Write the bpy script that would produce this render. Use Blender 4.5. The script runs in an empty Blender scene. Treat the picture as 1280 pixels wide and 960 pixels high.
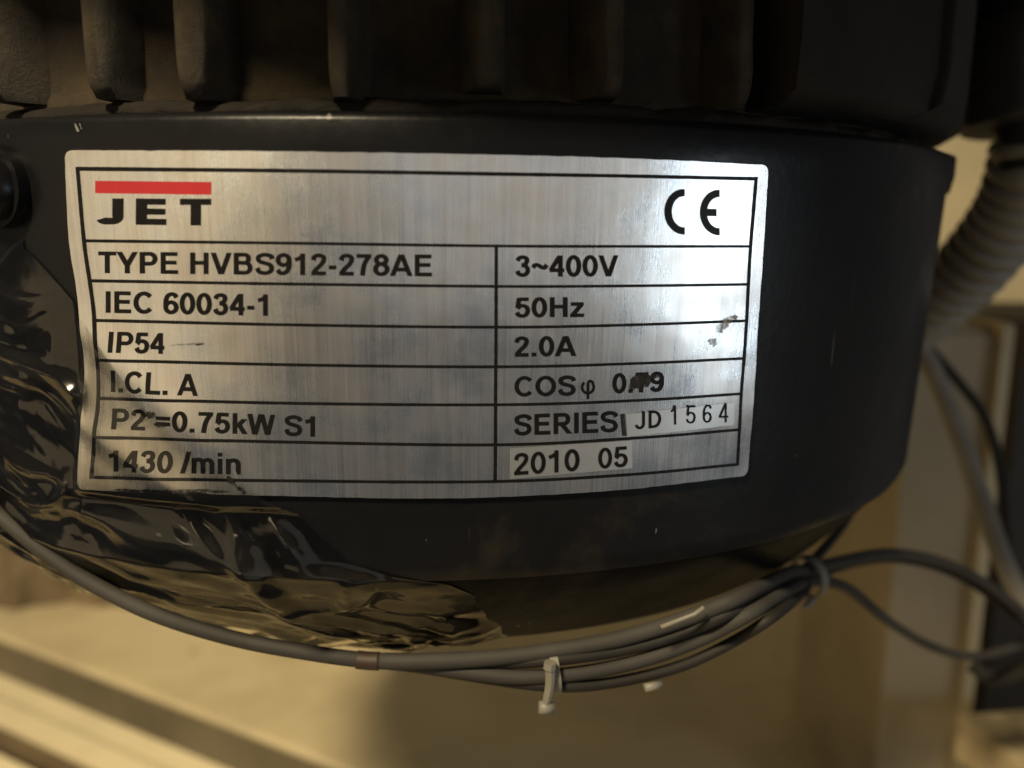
import bpy, math, random
from mathutils import Vector, Matrix, noise

# ------------------------------------------------------------------ camera
RS = 0.08                      # motor radius in metres; geometry below is written in motor radii
F_PX = 1103.2                  # focal length in photo pixels (1280 wide)
CAM = Vector((-0.169100, -1.983115, -0.052587))
FW = Vector((0.1613057, 0.9699670, -0.1820565))
RT = Vector((0.9866850, -0.1623923, 0.0090232))
UP = Vector((0.0208123, 0.1810879, 0.9832467))
KC = 0.04959                   # draft of the cast housing

scene = bpy.context.scene
col = scene.collection
cam_data = bpy.data.cameras.new('camera')
cam = bpy.data.objects.new('camera', cam_data)
col.objects.link(cam)
cam.matrix_world = Matrix(((RT.x, UP.x, -FW.x, CAM.x*RS), (RT.y, UP.y, -FW.y, CAM.y*RS),
                           (RT.z, UP.z, -FW.z, CAM.z*RS), (0, 0, 0, 1)))
cam_data.sensor_width = 36.0
cam_data.lens = F_PX*36.0/1280.0
cam_data.clip_start = 0.005
cam_data.clip_end = 50.0
cam_data.dof.use_dof = True
cam_data.dof.focus_distance = 1.07*RS
cam_data.dof.aperture_fstop = 17.0
scene.camera = cam

# ------------------------------------------------------------------ light
world = bpy.data.worlds.new('World')
scene.world = world
world.use_nodes = True
bg = world.node_tree.nodes['Background']
bg.inputs[0].default_value = (0.90, 0.86, 0.80, 1)
bg.inputs[1].default_value = 0.11


def area_lamp(name, loc, target, sx, sy, power, color):
    d = bpy.data.lights.new(name, 'AREA')
    d.shape = 'RECTANGLE'
    d.size, d.size_y = sx, sy
    d.energy = power
    d.color = color
    o = bpy.data.objects.new(name, d)
    col.objects.link(o)
    o.location = loc
    o.rotation_euler = (Vector(target)-Vector(loc)).to_track_quat('-Z', 'Y').to_euler()
    return o


# cool window low in front on the right, warm room on the left, warm key from above on the left
area_lamp('window_light', (0.60, -0.55, -0.075), (0.02, -0.08, -0.012), 0.11, 0.17, 0.68, (0.78, 0.90, 1.0))
area_lamp('room_light', (-0.85, -0.45, -0.02), (-0.04, -0.07, 0), 0.7, 0.5, 0.85, (1.0, 0.78, 0.46))
area_lamp('glint_lamp', (-0.56, -0.72, 0.035), (-0.03, -0.08, 0), 0.16, 0.07, 0.16, (1.0, 0.84, 0.55))  # small lamp added for the warm glint along the plate's top
area_lamp('plate_fill_lamp', (0.15, -1.5, 0.06), (0, 0, -0.01), 1.5, 0.60, 1.15, (1.0, 0.96, 0.90))  # broad lamp added behind the camera to brighten the plate's reflection
area_lamp('key_light', (-0.40, -0.56, 0.66), (-0.06, 0.10, -0.10), 0.13, 0.13, 17.0, (1.0, 0.83, 0.54))

scene.view_settings.view_transform = 'Standard'
scene.view_settings.look = 'None'
scene.view_settings.gamma = 1.0
scene.view_settings.exposure = 0.0
scene.view_settings.use_curve_mapping = False
scene.cycles.max_bounces = 8
scene.cycles.transparent_max_bounces = 12
scene.cycles.caustics_reflective = False
scene.cycles.caustics_refractive = False


# ------------------------------------------------------------------ helpers
def ray(px, py):
    return (FW + RT*((px-640)/F_PX) + UP*((480-py)/F_PX))


def at(px, py, d):
    """photo pixel at depth d (motor radii along the view axis)"""
    return CAM + ray(px, py)*d


def on_wall(px, py, h=0.0):
    """photo pixel -> (theta, z) on the conical housing wall raised by h"""
    D = ray(px, py)
    a = D.x**2 + D.y**2 - (KC*D.z)**2
    q = 1 + h + KC*CAM.z
    b = 2*(CAM.x*D.x + CAM.y*D.y - q*KC*D.z)
    c = CAM.x**2 + CAM.y**2 - q*q
    s = b*b-4*a*c
    t = (-b-math.sqrt(max(s, 0)))/(2*a)
    P = CAM + D*t
    return math.atan2(P.x, -P.y), P.z


def on_cylinder(px, py, r):
    D = ray(px, py)
    a = D.x**2 + D.y**2
    b = 2*(CAM.x*D.x + CAM.y*D.y)
    c = CAM.x**2 + CAM.y**2 - r*r
    s = max(b*b-4*a*c, 0)
    return CAM + D*((-b-math.sqrt(s))/(2*a))


def on_level(px, py, z):
    D = ray(px, py)
    return CAM + D*((z-CAM.z)/D.z)


def wall(th, z, h=0.0):
    r = 1 + KC*z + h
    return Vector((r*math.sin(th), -r*math.cos(th), z))


def mesh_obj(name, verts, faces, m, parent=None, smooth=True, uvs=None, autos=None):
    me = bpy.data.meshes.new(name)
    me.from_pydata([tuple(Vector(v)*RS) for v in verts], [], faces)
    me.update()
    if smooth:
        for p in me.polygons:
            p.use_smooth = True
    if uvs:
        l = me.uv_layers.new(name='UVMap')
        for lo in me.loops:
            l.data[lo.index].uv = uvs[lo.vertex_index]
    me.materials.append(m)
    o = bpy.data.objects.new(name, me)
    col.objects.link(o)
    if parent:
        o.parent = parent
    if autos:
        mark_sharp(me, autos)
    return o


def mark_sharp(me, deg):
    import bmesh
    bm = bmesh.new()
    bm.from_mesh(me)
    for e in bm.edges:
        if len(e.link_faces) == 2 and e.calc_face_angle(0) > math.radians(deg):
            e.smooth = False
    bm.to_mesh(me)
    bm.free()


def tag(o, label=None, cat=None, group=None, kind=None):
    if label:
        o['label'] = label
    if cat:
        o['category'] = cat
    if group:
        o['group'] = group
    if kind:
        o['kind'] = kind
    return o


def empty(name, loc=(0, 0, 0)):
    o = bpy.data.objects.new(name, None)
    o.empty_display_size = 0.01
    col.objects.link(o)
    o.location = loc
    return o


def lathe(prof, n=160, a0=0.0, a1=2*math.pi):
    full = abs(a1-a0-2*math.pi) < 1e-6
    m = n if full else n+1
    V, Fc = [], []
    for r, z in prof:
        for i in range(m):
            a = a0+(a1-a0)*i/n
            V.append((r*math.sin(a), -r*math.cos(a), z))
    for j in range(len(prof)-1):
        for i in range(n):
            i2 = (i+1) % m
            Fc.append((j*m+i, (j+1)*m+i, (j+1)*m+i2, j*m+i2))
    return V, Fc


def catmull(pts, n=10):
    P = [Vector(p) for p in pts]
    out = []
    for i in range(len(P)-1):
        p0 = P[i-1] if i else P[0]*2-P[1]
        p1, p2 = P[i], P[i+1]
        p3 = P[i+2] if i+2 < len(P) else P[-1]*2-P[-2]
        for k in range(n):
            t = k/n
            out.append(0.5*((2*p1)+(p2-p0)*t+(2*p0-5*p1+4*p2-p3)*t*t+(3*p1-p0-3*p2+p3)*t**3))
    out.append(P[-1])
    return out


def tube(path, rad, seg=14, caps=True):
    """path of Vectors; rad number or list"""
    V, Fc = [], []
    n = len(path)
    prev = None
    for i, p in enumerate(path):
        t = (path[min(i+1, n-1)]-path[max(i-1, 0)]).normalized()
        if prev is None:
            a = t.orthogonal().normalized()
        else:
            a = (prev-t*prev.dot(t)).normalized()
        prev = a
        b = t.cross(a)
        r = rad[i] if isinstance(rad, (list, tuple)) else rad
        for k in range(seg):
            f = 2*math.pi*k/seg
            V.append(p+(a*math.cos(f)+b*math.sin(f))*r)
    for i in range(n-1):
        for k in range(seg):
            k2 = (k+1) % seg
            Fc.append((i*seg+k, i*seg+k2, (i+1)*seg+k2, (i+1)*seg+k))
    if caps:
        Fc.append(tuple(range(seg-1, -1, -1)))
        Fc.append(tuple(range((n-1)*seg, n*seg)))
    return V, Fc


def sm(a, b, x):
    t = min(1, max(0, (x-a)/(b-a)))
    return t*t*(3-2*t)


# ------------------------------------------------------------------ materials
class NT:
    def __init__(s, name):
        s.m = bpy.data.materials.new(name)
        s.m.use_nodes = True
        s.t = s.m.node_tree
        s.b = s.t.nodes['Principled BSDF']
        s.out = s.t.nodes['Material Output']

    def n(s, typ, **kw):
        nd = s.t.nodes.new(typ)
        for k, v in kw.items():
            if k.startswith('i_'):
                nd.inputs[k[2:].replace('_', ' ')].default_value = v
            else:
                setattr(nd, k, v)
        return nd

    def l(s, a, b):
        s.t.links.new(a, b)

    def coords(s, scale=(1, 1, 1), uv=False):
        tc = s.n('ShaderNodeTexCoord')
        mp = s.n('ShaderNodeMapping')
        mp.inputs['Scale'].default_value = scale
        s.l(tc.outputs['UV' if uv else 'Object'], mp.inputs['Vector'])
        return mp.outputs['Vector']

    def noise(s, vec, scale, detail=4, rough=0.55):
        nz = s.n('ShaderNodeTexNoise')
        nz.inputs['Scale'].default_value = scale
        nz.inputs['Detail'].default_value = detail
        nz.inputs['Roughness'].default_value = rough
        s.l(vec, nz.inputs['Vector'])
        return nz.outputs['Fac']

    def ramp(s, fac, stops):
        r = s.n('ShaderNodeValToRGB')
        e = r.color_ramp.elements
        while len(e) < len(stops):
            e.new(0.5)
        for i, (p, c) in enumerate(stops):
            e[i].position = p
            e[i].color = c if len(c) == 4 else (*c, 1)
        s.l(fac, r.inputs[0])
        return r.outputs[0]

    def mul(s, a, k, add=0.0):
        m = s.n('ShaderNodeMath', operation='MULTIPLY_ADD')
        s.l(a, m.inputs[0])
        m.inputs[1].default_value = k
        m.inputs[2].default_value = add
        return m.outputs[0]

    def bump(s, h, dist, strength=1.0):
        b = s.n('ShaderNodeBump')
        b.inputs['Distance'].default_value = dist
        b.inputs['Strength'].default_value = strength
        s.l(h, b.inputs['Height'])
        s.l(b.outputs[0], s.b.inputs['Normal'])
        return b

    def set(s, **kw):
        for k, v in kw.items():
            s.b.inputs[k.replace('_', ' ')].default_value = v


def mat_paint(name='black_housing_paint', rough=0.24, spec=0.16):
    t = NT(name)
    v = t.coords()
    big = t.noise(v, 45, 6, 0.65)
    c = t.ramp(big, [(0.3, (0.0034, 0.0036, 0.0048)), (0.58, (0.0055, 0.0053, 0.0058)), (0.66, (0.013, 0.0105, 0.008)), (0.80, (0.032, 0.026, 0.018))])
    # small pale nicks and hairline scratches
    nk = t.ramp(t.noise(t.coords((1, 1, 0.5)), 650, 2), [(0.745, (0, 0, 0)), (0.77, (1, 1, 1))])
    rot = t.coords((1, 1, 1))
    rot.node.inputs['Rotation'].default_value = (0.3, 0.5, 0.6)
    rot.node.inputs['Scale'].default_value = (900, 900, 40)
    sc = t.ramp(t.noise(rot, 1.0, 2), [(0.74, (0, 0, 0)), (0.80, (0.5, 0.5, 0.5))])
    mk = t.n('ShaderNodeMath', operation='MAXIMUM')
    t.l(nk, mk.inputs[0])
    t.l(sc, mk.inputs[1])
    mx = t.n('ShaderNodeMix', data_type='RGBA')
    t.l(mk.outputs[0], mx.inputs[0])
    t.l(c, mx.inputs[6])
    mx.inputs[7].default_value = (0.10, 0.09, 0.078, 1)
    t.l(mx.outputs[2], t.b.inputs['Base Color'])
    t.l(t.mul(t.noise(v, 70, 5, 0.7), 0.40, rough-0.08), t.b.inputs['Roughness'])
    t.set(Specular_IOR_Level=spec)
    t.bump(t.noise(v, 700, 3), 0.00008, 0.45)
    return t.m


def mat_cast():
    t = NT('grimy_cast_iron')
    v = t.coords()
    a = t.noise(v, 110, 8, 0.75)
    c = t.ramp(a, [(0.3, (0.009, 0.0075, 0.006)), (0.5, (0.028, 0.019, 0.0085)), (0.66, (0.054, 0.037, 0.016)), (0.85, (0.10, 0.08, 0.055))])
    t.l(c, t.b.inputs['Base Color'])
    t.l(t.mul(t.noise(v, 200, 3), 0.3, 0.4), t.b.inputs['Roughness'])
    t.set(Specular_IOR_Level=0.35)
    t.bump(t.noise(v, 420, 8, 0.85), 0.0009, 0.75)
    return t.m


def mat_dark_cast():
    t = NT('dark_greasy_casting')
    v = t.coords()
    a = t.noise(v, 90, 6, 0.65)
    c = t.ramp(a, [(0.3, (0.007, 0.0055, 0.004)), (0.6, (0.016, 0.0115, 0.007)), (0.85, (0.04, 0.03, 0.018))])
    t.l(c, t.b.inputs['Base Color'])
    t.set(Roughness=0.6, Specular_IOR_Level=0.25)
    t.bump(t.noise(v, 420, 8, 0.85), 0.0008, 0.75)
    return t.m


def mat_aluminium():
    t = NT('brushed_aluminium')
    uv = t.coords((1, 1, 1), uv=True)           # uv is in millimetres
    mp = t.n('ShaderNodeMapping')
    mp.inputs['Scale'].default_value = (11.0, 0.09, 1)
    t.l(uv, mp.inputs['Vector'])
    streak = t.noise(mp.outputs[0], 1.0, 5, 0.75)
    mp2 = t.n('ShaderNodeMapping')
    mp2.inputs['Scale'].default_value = (1.2, 0.03, 1)
    t.l(uv, mp2.inputs['Vector'])
    wide = t.noise(mp2.outputs[0], 1.0, 3, 0.6)
    blot = t.noise(uv, 0.16, 4, 0.6)
    spk = t.noise(uv, 3.0, 2)
    add = t.n('ShaderNodeMath', operation='ADD')
    t.l(t.mul(streak, 0.6), add.inputs[0])
    t.l(t.mul(wide, 0.4), add.inputs[1])
    c = t.ramp(add.outputs[0], [(0.30, (0.50, 0.49, 0.475)), (0.5, (0.70, 0.69, 0.67)), (0.7, (0.84, 0.83, 0.81))])
    # faint tarnish and pinkish / bluish reflections of the surroundings painted in
    tint = t.ramp(blot, [(0.30, (0.86, 0.90, 0.98)), (0.48, (1, 1, 1)), (0.62, (1.0, 0.95, 0.91)), (0.78, (0.88, 0.86, 0.84))])
    mx = t.n('ShaderNodeMix', data_type='RGBA', blend_type='MULTIPLY')
    mx.inputs[0].default_value = 1.0
    t.l(c, mx.inputs[6])
    t.l(tint, mx.inputs[7])
    # little dark specks
    sp = t.ramp(spk, [(0.22, (0.25, 0.22, 0.2)), (0.27, (1, 1, 1))])
    mx2 = t.n('ShaderNodeMix', data_type='RGBA', blend_type='MULTIPLY')
    mx2.inputs[0].default_value = 0.8
    t.l(mx.outputs[2], mx2.inputs[6])
    t.l(sp, mx2.inputs[7])
    t.l(mx2.outputs[2], t.b.inputs['Base Color'])
    t.set(Metallic=1.0, Anisotropic=0.4)
    r = t.n('ShaderNodeMath', operation='ADD')
    t.l(t.mul(streak, 0.18, 0.13), r.inputs[0])
    t.l(t.mul(blot, 0.22, -0.05), r.inputs[1])
    t.l(r.outputs[0], t.b.inputs['Roughness'])
    tg = t.n('ShaderNodeTangent', direction_type='UV_MAP', uv_map='UVMap')
    t.l(tg.outputs[0], t.b.inputs['Tangent'])
    t.set(Anisotropic_Rotation=0.0)
    b1 = t.bump(streak, 0.00002, 0.5)
    b2 = t.n('ShaderNodeBump')
    b2.inputs['Distance'].default_value = 0.00022
    b2.inputs['Strength'].default_value = 0.5
    t.l(t.noise(uv, 0.11, 2), b2.inputs['Height'])
    t.l(b2.outputs[0], b1.inputs['Normal'])
    return t.m


def mat_simple(name, color, rough=0.5, spec=0.5, bump=None, var=0.25, nscale=200, metallic=0.0):
    t = NT(name)
    v = t.coords()
    a = t.noise(v, nscale, 4)
    lo = tuple(x*(1-var) for x in color)
    hi = tuple(min(1, x*(1+var)) for x in color)
    t.l(t.ramp(a, [(0.3, lo), (0.7, hi)]), t.b.inputs['Base Color'])
    t.set(Roughness=rough, Specular_IOR_Level=spec, Metallic=metallic)
    if bump:
        t.bump(t.noise(v, bump[0], 4), bump[1], 0.6)
    return t.m


def mat_film():
    t = NT('clear_glossy_film')
    tr = t.n('ShaderNodeBsdfTransparent')
    tr.inputs[0].default_value = (0.97, 0.95, 0.90, 1)
    gl = t.n('ShaderNodeBsdfGlossy')
    gl.inputs['Color'].default_value = (1.0, 0.97, 0.92, 1)
    gl.inputs['Roughness'].default_value = 0.12
    fr = t.n('ShaderNodeFresnel')
    fr.inputs['IOR'].default_value = 1.46
    v = t.coords()
    bp = t.n('ShaderNodeBump')
    bp.inputs['Distance'].default_value = 0.0003
    bp.inputs['Strength'].default_value = 0.6
    t.l(t.noise(v, 130, 3), bp.inputs['Height'])
    t.l(t.mul(t.noise(v, 260, 5, 0.7), 0.45, -0.10), gl.inputs['Roughness'])
    t.l(bp.outputs[0], gl.inputs['Normal'])
    t.l(bp.outputs[0], fr.inputs['Normal'])
    mx = t.n('ShaderNodeMixShader')
    t.l(fr.outputs[0], mx.inputs[0])
    t.l(tr.outputs[0], mx.inputs[1])
    t.l(gl.outputs[0], mx.inputs[2])
    t.l(mx.outputs[0], t.out.inputs['Surface'])
    return t.m


def mat_beige():
    t = NT('beige_machine_paint')
    v = t.coords()
    a = t.noise(v, 14, 5, 0.6)
    c = t.ramp(a, [(0.28, (0.27, 0.222, 0.135)), (0.5, (0.40, 0.332, 0.20)), (0.75, (0.47, 0.40, 0.26))])
    st = t.noise(v, 55, 4, 0.6)
    s2 = t.ramp(st, [(0.66, (1, 1, 1)), (0.74, (0.5, 0.4, 0.3))])
    mx = t.n('ShaderNodeMix', data_type='RGBA', blend_type='MULTIPLY')
    mx.inputs[0].default_value = 0.8
    t.l(c, mx.inputs[6])
    t.l(s2, mx.inputs[7])
    t.l(mx.outputs[2], t.b.inputs['Base Color'])
    t.set(Roughness=0.5, Specular_IOR_Level=0.35)
    t.bump(t.noise(v, 300, 3), 0.0002, 0.4)
    return t.m


M = dict(paint=mat_paint(), cast=mat_cast(), dark=mat_dark_cast(), alu=mat_aluminium(), film=mat_film(), beige=mat_beige())
M['gloss'] = mat_paint('glossy_black_paint', 0.30, 0.03)
M['ink'] = mat_simple('black_ink', (0.006, 0.0055, 0.0055), 0.40, 0.12, None, 0.2, 900)
M['red'] = mat_simple('red_ink', (0.34, 0.010, 0.016), 0.4, 0.5, None, 0.08, 400)


def mat_smudge(name, color, lo, hi):
    t = NT(name)
    t.set(Base_Color=(*color, 1), Roughness=0.6, Specular_IOR_Level=0.2)
    a = t.ramp(t.noise(t.coords(), 1500, 5, 0.7), [(lo, (0, 0, 0)), (hi, (1, 1, 1))])
    t.l(a, t.b.inputs['Alpha'])
    return t.m


M['smudge_and_shade'] = mat_smudge('dark_smudge_and_shade', (0.012, 0.011, 0.011), 0.30, 0.52)
M['grime'] = mat_smudge('grey_grime', (0.16, 0.16, 0.165), 0.34, 0.62)
M['sticker'] = mat_simple('silvered_sticker', (0.62, 0.61, 0.59), 0.36, 0.5, None, 0.06, 300, 0.92)
M['cable'] = mat_simple('grey_cable_sheath', (0.034, 0.031, 0.027), 0.7, 0.25, (600, 0.00005), 0.25, 80)
M['dcable'] = mat_simple('dark_cable_sheath', (0.014, 0.012, 0.010), 0.65, 0.25, None, 0.25, 80)
M['sleeve'] = mat_simple('brown_sleeve', (0.032, 0.018, 0.012), 0.6, 0.4, None, 0.25, 80)
M['hose'] = mat_simple('grey_hose_plastic', (0.19, 0.172, 0.14), 0.5, 0.4, None, 0.3, 60)
M['nylon'] = mat_simple('milky_nylon', (0.16, 0.148, 0.12), 0.5, 0.35, None, 0.1, 300)
M['plastic'] = mat_simple('black_plastic', (0.026, 0.025, 0.025), 0.4, 0.4, (700, 0.00005), 0.3, 100)
M['wall'] = mat_simple('cream_wall', (0.52, 0.43, 0.26), 0.8, 0.2, None, 0.12, 8)
M['rust'] = mat_simple('stained_beige', (0.46, 0.37, 0.22), 0.6, 0.3, None, 0.45, 60)
M['darkbox'] = mat_simple('brown_paint_groove_shade', (0.028, 0.021, 0.013), 0.6, 0.3, None, 0.3, 30)

# ------------------------------------------------------------------ setting behind
wall_pts = [(-9, 6.5, -2.3), (9, 6.5, -2.3), (9, 6.5, 6), (-9, 6.5, 6)]
tag(mesh_obj('wall', wall_pts, [(0, 1, 2, 3)], M['wall'], None, False), 'cream painted wall beyond the machine', None, None, 'structure')


def prism(poly, z0, z1, bev=0.0):
    """vertical prism over a plan polygon (counter-clockwise), top edge chamfered by bev"""
    n = len(poly)
    cx = sum(p[0] for p in poly)/n
    cy = sum(p[1] for p in poly)/n
    V, Fc = [], []

    def ins(p, b):
        d = Vector((cx-p[0], cy-p[1]))
        d.normalize()
        return (p[0]+d.x*b*1.4, p[1]+d.y*b*1.4)
    rings = [(0, z0)]
    if bev:
        for k in range(4):
            a = k/3*math.pi/2
            rings.append((bev*(1-math.cos(a)), z1-bev+bev*math.sin(a)))
    else:
        rings.append((0, z1))
    for b, z in rings:
        for p in poly:
            q = ins(p, b)
            V.append((q[0], q[1], z))
    for j in range(len(rings)-1):
        for i in range(n):
            i2 = (i+1) % n
            Fc.append((j*n+i, j*n+i2, (j+1)*n+i2, (j+1)*n+i))
    Fc.append(tuple(range(n-1, -1, -1)))
    Fc.append(tuple(range((len(rings)-1)*n, len(rings)*n)))
    return V, Fc


ZB = -2.0                      # top of the machine bed
base = empty('saw_base', (0, 0, ZB*RS))
tag(base, 'beige painted saw base with stepped front ledge and upright post behind motor', 'machine base')


def base_part(name, vf, m, smooth=False, deg=None):
    V = [Vector(v)-Vector((0, 0, ZB)) for v in vf[0]]
    o = mesh_obj(name, V, vf[1], m, base, smooth, autos=deg)
    return o


# front edge of the bed, running away to the left
e1 = on_level(0, 795, ZB)
e2 = on_level(420, 955, ZB)
ed = (e2-e1)
ed.z = 0
ed.normalize()
nrm = Vector((ed.y, -ed.x, 0))        # horizontal, towards the viewer
if nrm.dot(CAM-e1) < 0:
    nrm = -nrm
A = e1-ed*3.5
B = e2+ed*2.6
bed = [A, B, B-nrm*7, A-nrm*7]
bed = [(p.x, p.y) for p in bed]
base_part('bed', prism(bed, ZB-0.42, ZB, 0.03), M['beige'], True, 50)


def strip(o0, o1, zt, zb, bev=0.02):
    a = A+nrm*o0
    b = B+nrm*o0
    c = B+nrm*o1
    d = A+nrm*o1
    return prism([(a.x, a.y), (d.x, d.y), (c.x, c.y), (b.x, b.y)], zb, zt, bev)


M['roughbrown'] = mat_simple('rough_brown', (0.11, 0.08, 0.045), 0.7, 0.2, (120, 0.001), 0.4, 20)
M['stepshade'] = mat_simple('step_shade', (0.085, 0.070, 0.045), 0.45, 0.4, None, 0.3, 30)
base_part('dark_strip', strip(0.0015, 0.0045, ZB-0.025, ZB-0.22, 0.0), M['stepshade'])  # shade of the step's front face, put into a dark strip
M['pale'] = mat_simple('pale_beige', (0.64, 0.55, 0.36), 0.4, 0.4, None, 0.12, 25)  # ledge and rails paler than the bed
base_part('ledge', strip(0.006, 0.105, ZB-0.20, ZB-0.60, 0.02), M['pale'], True, 50)
base_part('groove_shade', strip(0.107, 0.133, ZB-0.225, ZB-0.60, 0.0), M['darkbox'])  # dark strip filling the gap, its colour stands for the shade inside
base_part('groove_shade', strip(0.302, 0.343, ZB-0.275, ZB-0.60, 0.0), M['darkbox'])  # same painted shade in the outer gap
base_part('rail', strip(0.135, 0.235, ZB-0.20, ZB-0.60, 0.02), M['pale'], True, 50)
base_part('dark_strip', strip(0.24, 0.30, ZB-0.235, ZB-0.60, 0.01), M['roughbrown'], True, 50)
base_part('rail', strip(0.345, 0.46, ZB-0.25, ZB-0.62, 0.02), M['pale'], True, 50)
base_part('skirt', strip(0.50, 3.0, ZB-0.30, ZB-0.75, 0.03), M['beige'], True, 50)

# rough brown block standing on the bed further back
ca, cb_ = on_level(-160, 742, ZB), on_level(205, 770, ZB)
V, Fc = [], []
NX, NZ = 60, 12
for j in range(NZ+1):
    for i in range(NX+1):
        f = i/NX
        p = ca+(cb_-ca)*f
        sag = 0.10*noise.fractal(Vector((f*5, j*0.15, 1.7)), 0.8, 2, 3)
        y = p.y+0.75*(1-math.sqrt(max(0, 1-(2*f-1)**8)))+sag
        V.append((p.x, y, ZB+0.003+0.9*j/NZ))
o_ = len(V)
for j in range(NZ+1):
    for i in range(NX+1):
        v = V[j*(NX+1)+i]
        V.append((v[0], v[1]+0.8+(0.75*0), v[2]))
for j in range(NZ):
    for i in range(NX):
        a = j*(NX+1)+i
        Fc.append((a, a+1, a+NX+2, a+NX+1))
        Fc.append((o_+a, o_+a+NX+1, o_+a+NX+2, o_+a+1))
for i in range(NX):
    a = NZ*(NX+1)+i
    Fc.append((a, a+1, o_+a+1, o_+a))
for j in range(NZ):
    for c_ in (0, NX):
        a = j*(NX+1)+c_
        Fc.append((a, a+NX+1, o_+a+NX+1, o_+a))
tag(mesh_obj('rough_block', V, Fc, M['roughbrown'], None, False), 'brown rough block standing on the beige bed behind the motor', 'casting')

M['post'] = mat_simple('brown_beige', (0.27, 0.225, 0.145), 0.55, 0.3, (200, 0.0003), 0.25, 18)  # post browner than the bed
# upright post on the right
dpost = 2.80


def plan(px, d, py=700):
    p = at(px, py, d)
    return p


pl = plan(1118, dpost)
pr = plan(1213, dpost)
pf = plan(1005, dpost+0.75)
back = pf-pl
post = [pl, pr, pr+back, pf]
ztop = at(1220, 405, dpost).z
base_part('post', prism([(p.x, p.y) for p in post], ZB-2.0, ztop, 0.03), M['post'], True, 50)
fl0 = pr+(pr-pl).normalized()*0.004-back.normalized()*0.035
fl1 = fl0+(pr-pl).normalized()*0.035
base_part('post_edge_light', prism([(fl0.x, fl0.y), (fl1.x, fl1.y), (fl1.x+back.x, fl1.y+back.y), (fl0.x+back.x, fl0.y+back.y)],
                               ZB-2.0, ztop+0.02, 0.012), M['beige'], True, 50)  # paler raised strip stands for the lit edge of the post

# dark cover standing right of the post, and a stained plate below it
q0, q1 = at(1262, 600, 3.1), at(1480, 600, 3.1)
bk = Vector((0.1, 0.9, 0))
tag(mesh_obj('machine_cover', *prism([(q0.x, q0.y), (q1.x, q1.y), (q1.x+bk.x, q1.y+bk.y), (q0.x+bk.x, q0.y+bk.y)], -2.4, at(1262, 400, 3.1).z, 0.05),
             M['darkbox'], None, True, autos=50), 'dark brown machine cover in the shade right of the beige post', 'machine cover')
b0 = at(1205, 890, 2.75)
b1 = at(1330, 960, 2.4)
zz = b0.z
pp = [(b0.x-0.02, b0.y), (b0.x+0.02, b0.y-0.7), (b0.x+0.6, b0.y-0.7), (b0.x+0.35, b0.y)]
tag(mesh_obj('foot_plate', *prism(pp, zz-0.15, zz, 0.02), M['rust'], None, True, autos=50),
    'pale beige plate with rusty stains beside foot of post', 'plate')

# ------------------------------------------------------------------ motor
motor = empty('electric_motor', (0, 0, -0.65*RS))
tag(motor, 'black electric motor with vertical cooling fins and a silver rating plate wrapped round it', 'motor')
MOFF = Vector((0, 0, -0.65))


def mpart(name, V, Fc, m, parent=motor, smooth=True, uvs=None, deg=None):
    V = [Vector(v)-MOFF for v in V]
    return mesh_obj(name, V, Fc, m, parent, smooth, uvs, deg)


def rw(z):
    return 1+KC*z


# body profile of the smooth housing, top to bottom (r, z)
housing = [(0.90, 0.058), (rw(.06)-.012, 0.0625), (rw(.06)-.004, 0.060), (rw(.055), 0.052)]
housing += [(rw(z), z) for z in [0.02-0.06*i for i in range(9)]]
housing += [(rw(-.47), -.472), (rw(-.47)-.006, -.486)]
V, Fc = lathe(housing, 200)
mpart('housing', V, Fc, M['paint'], deg=50)
cover = [(0.962, -0.484), (0.958, -0.495), (0.93, -0.530), (0.885, -0.580), (0.845, -0.622), (0.82, -0.640), (0.79, -0.650), (0.40, -0.655), (0.0001, -0.655)]
V, Fc = lathe(cover, 200)
mpart('end_cover', V, Fc, M['gloss'])
# ribbed stator body
V, Fc = lathe([(0.93, 0.059), (0.93, 0.09), (0.925, 0.10), (0.925, 1.90), (0.6, 1.92), (0.0001, 1.92)], 160)
mpart('stator_body', V, Fc, M['cast'], deg=50)
# rough casting ring under the fins
V, Fc = lathe([(0.93, 0.062), (0.962, 0.0625), (0.963, 0.066), (0.962, 0.071), (0.958, 0.076), (0.950, 0.080), (0.938, 0.082), (0.90, 0.083)], 420)
V2 = []
for v in V:
    n_ = noise.fractal(Vector(v)*16, 0.6, 2.0, 5)
    k = 1+0.012*n_
    V2.append((v[0]*k, v[1]*k, v[2]+(0.007*noise.noise(Vector(v)*14)+0.004*noise.noise(Vector(v)*40))*(1 if v[2] > 0.063 else 0)))
mpart('casting_ring', V2, Fc, M['dark'])

# one fin at the front (theta 0), copied round
rnd = random.Random(5)


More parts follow.
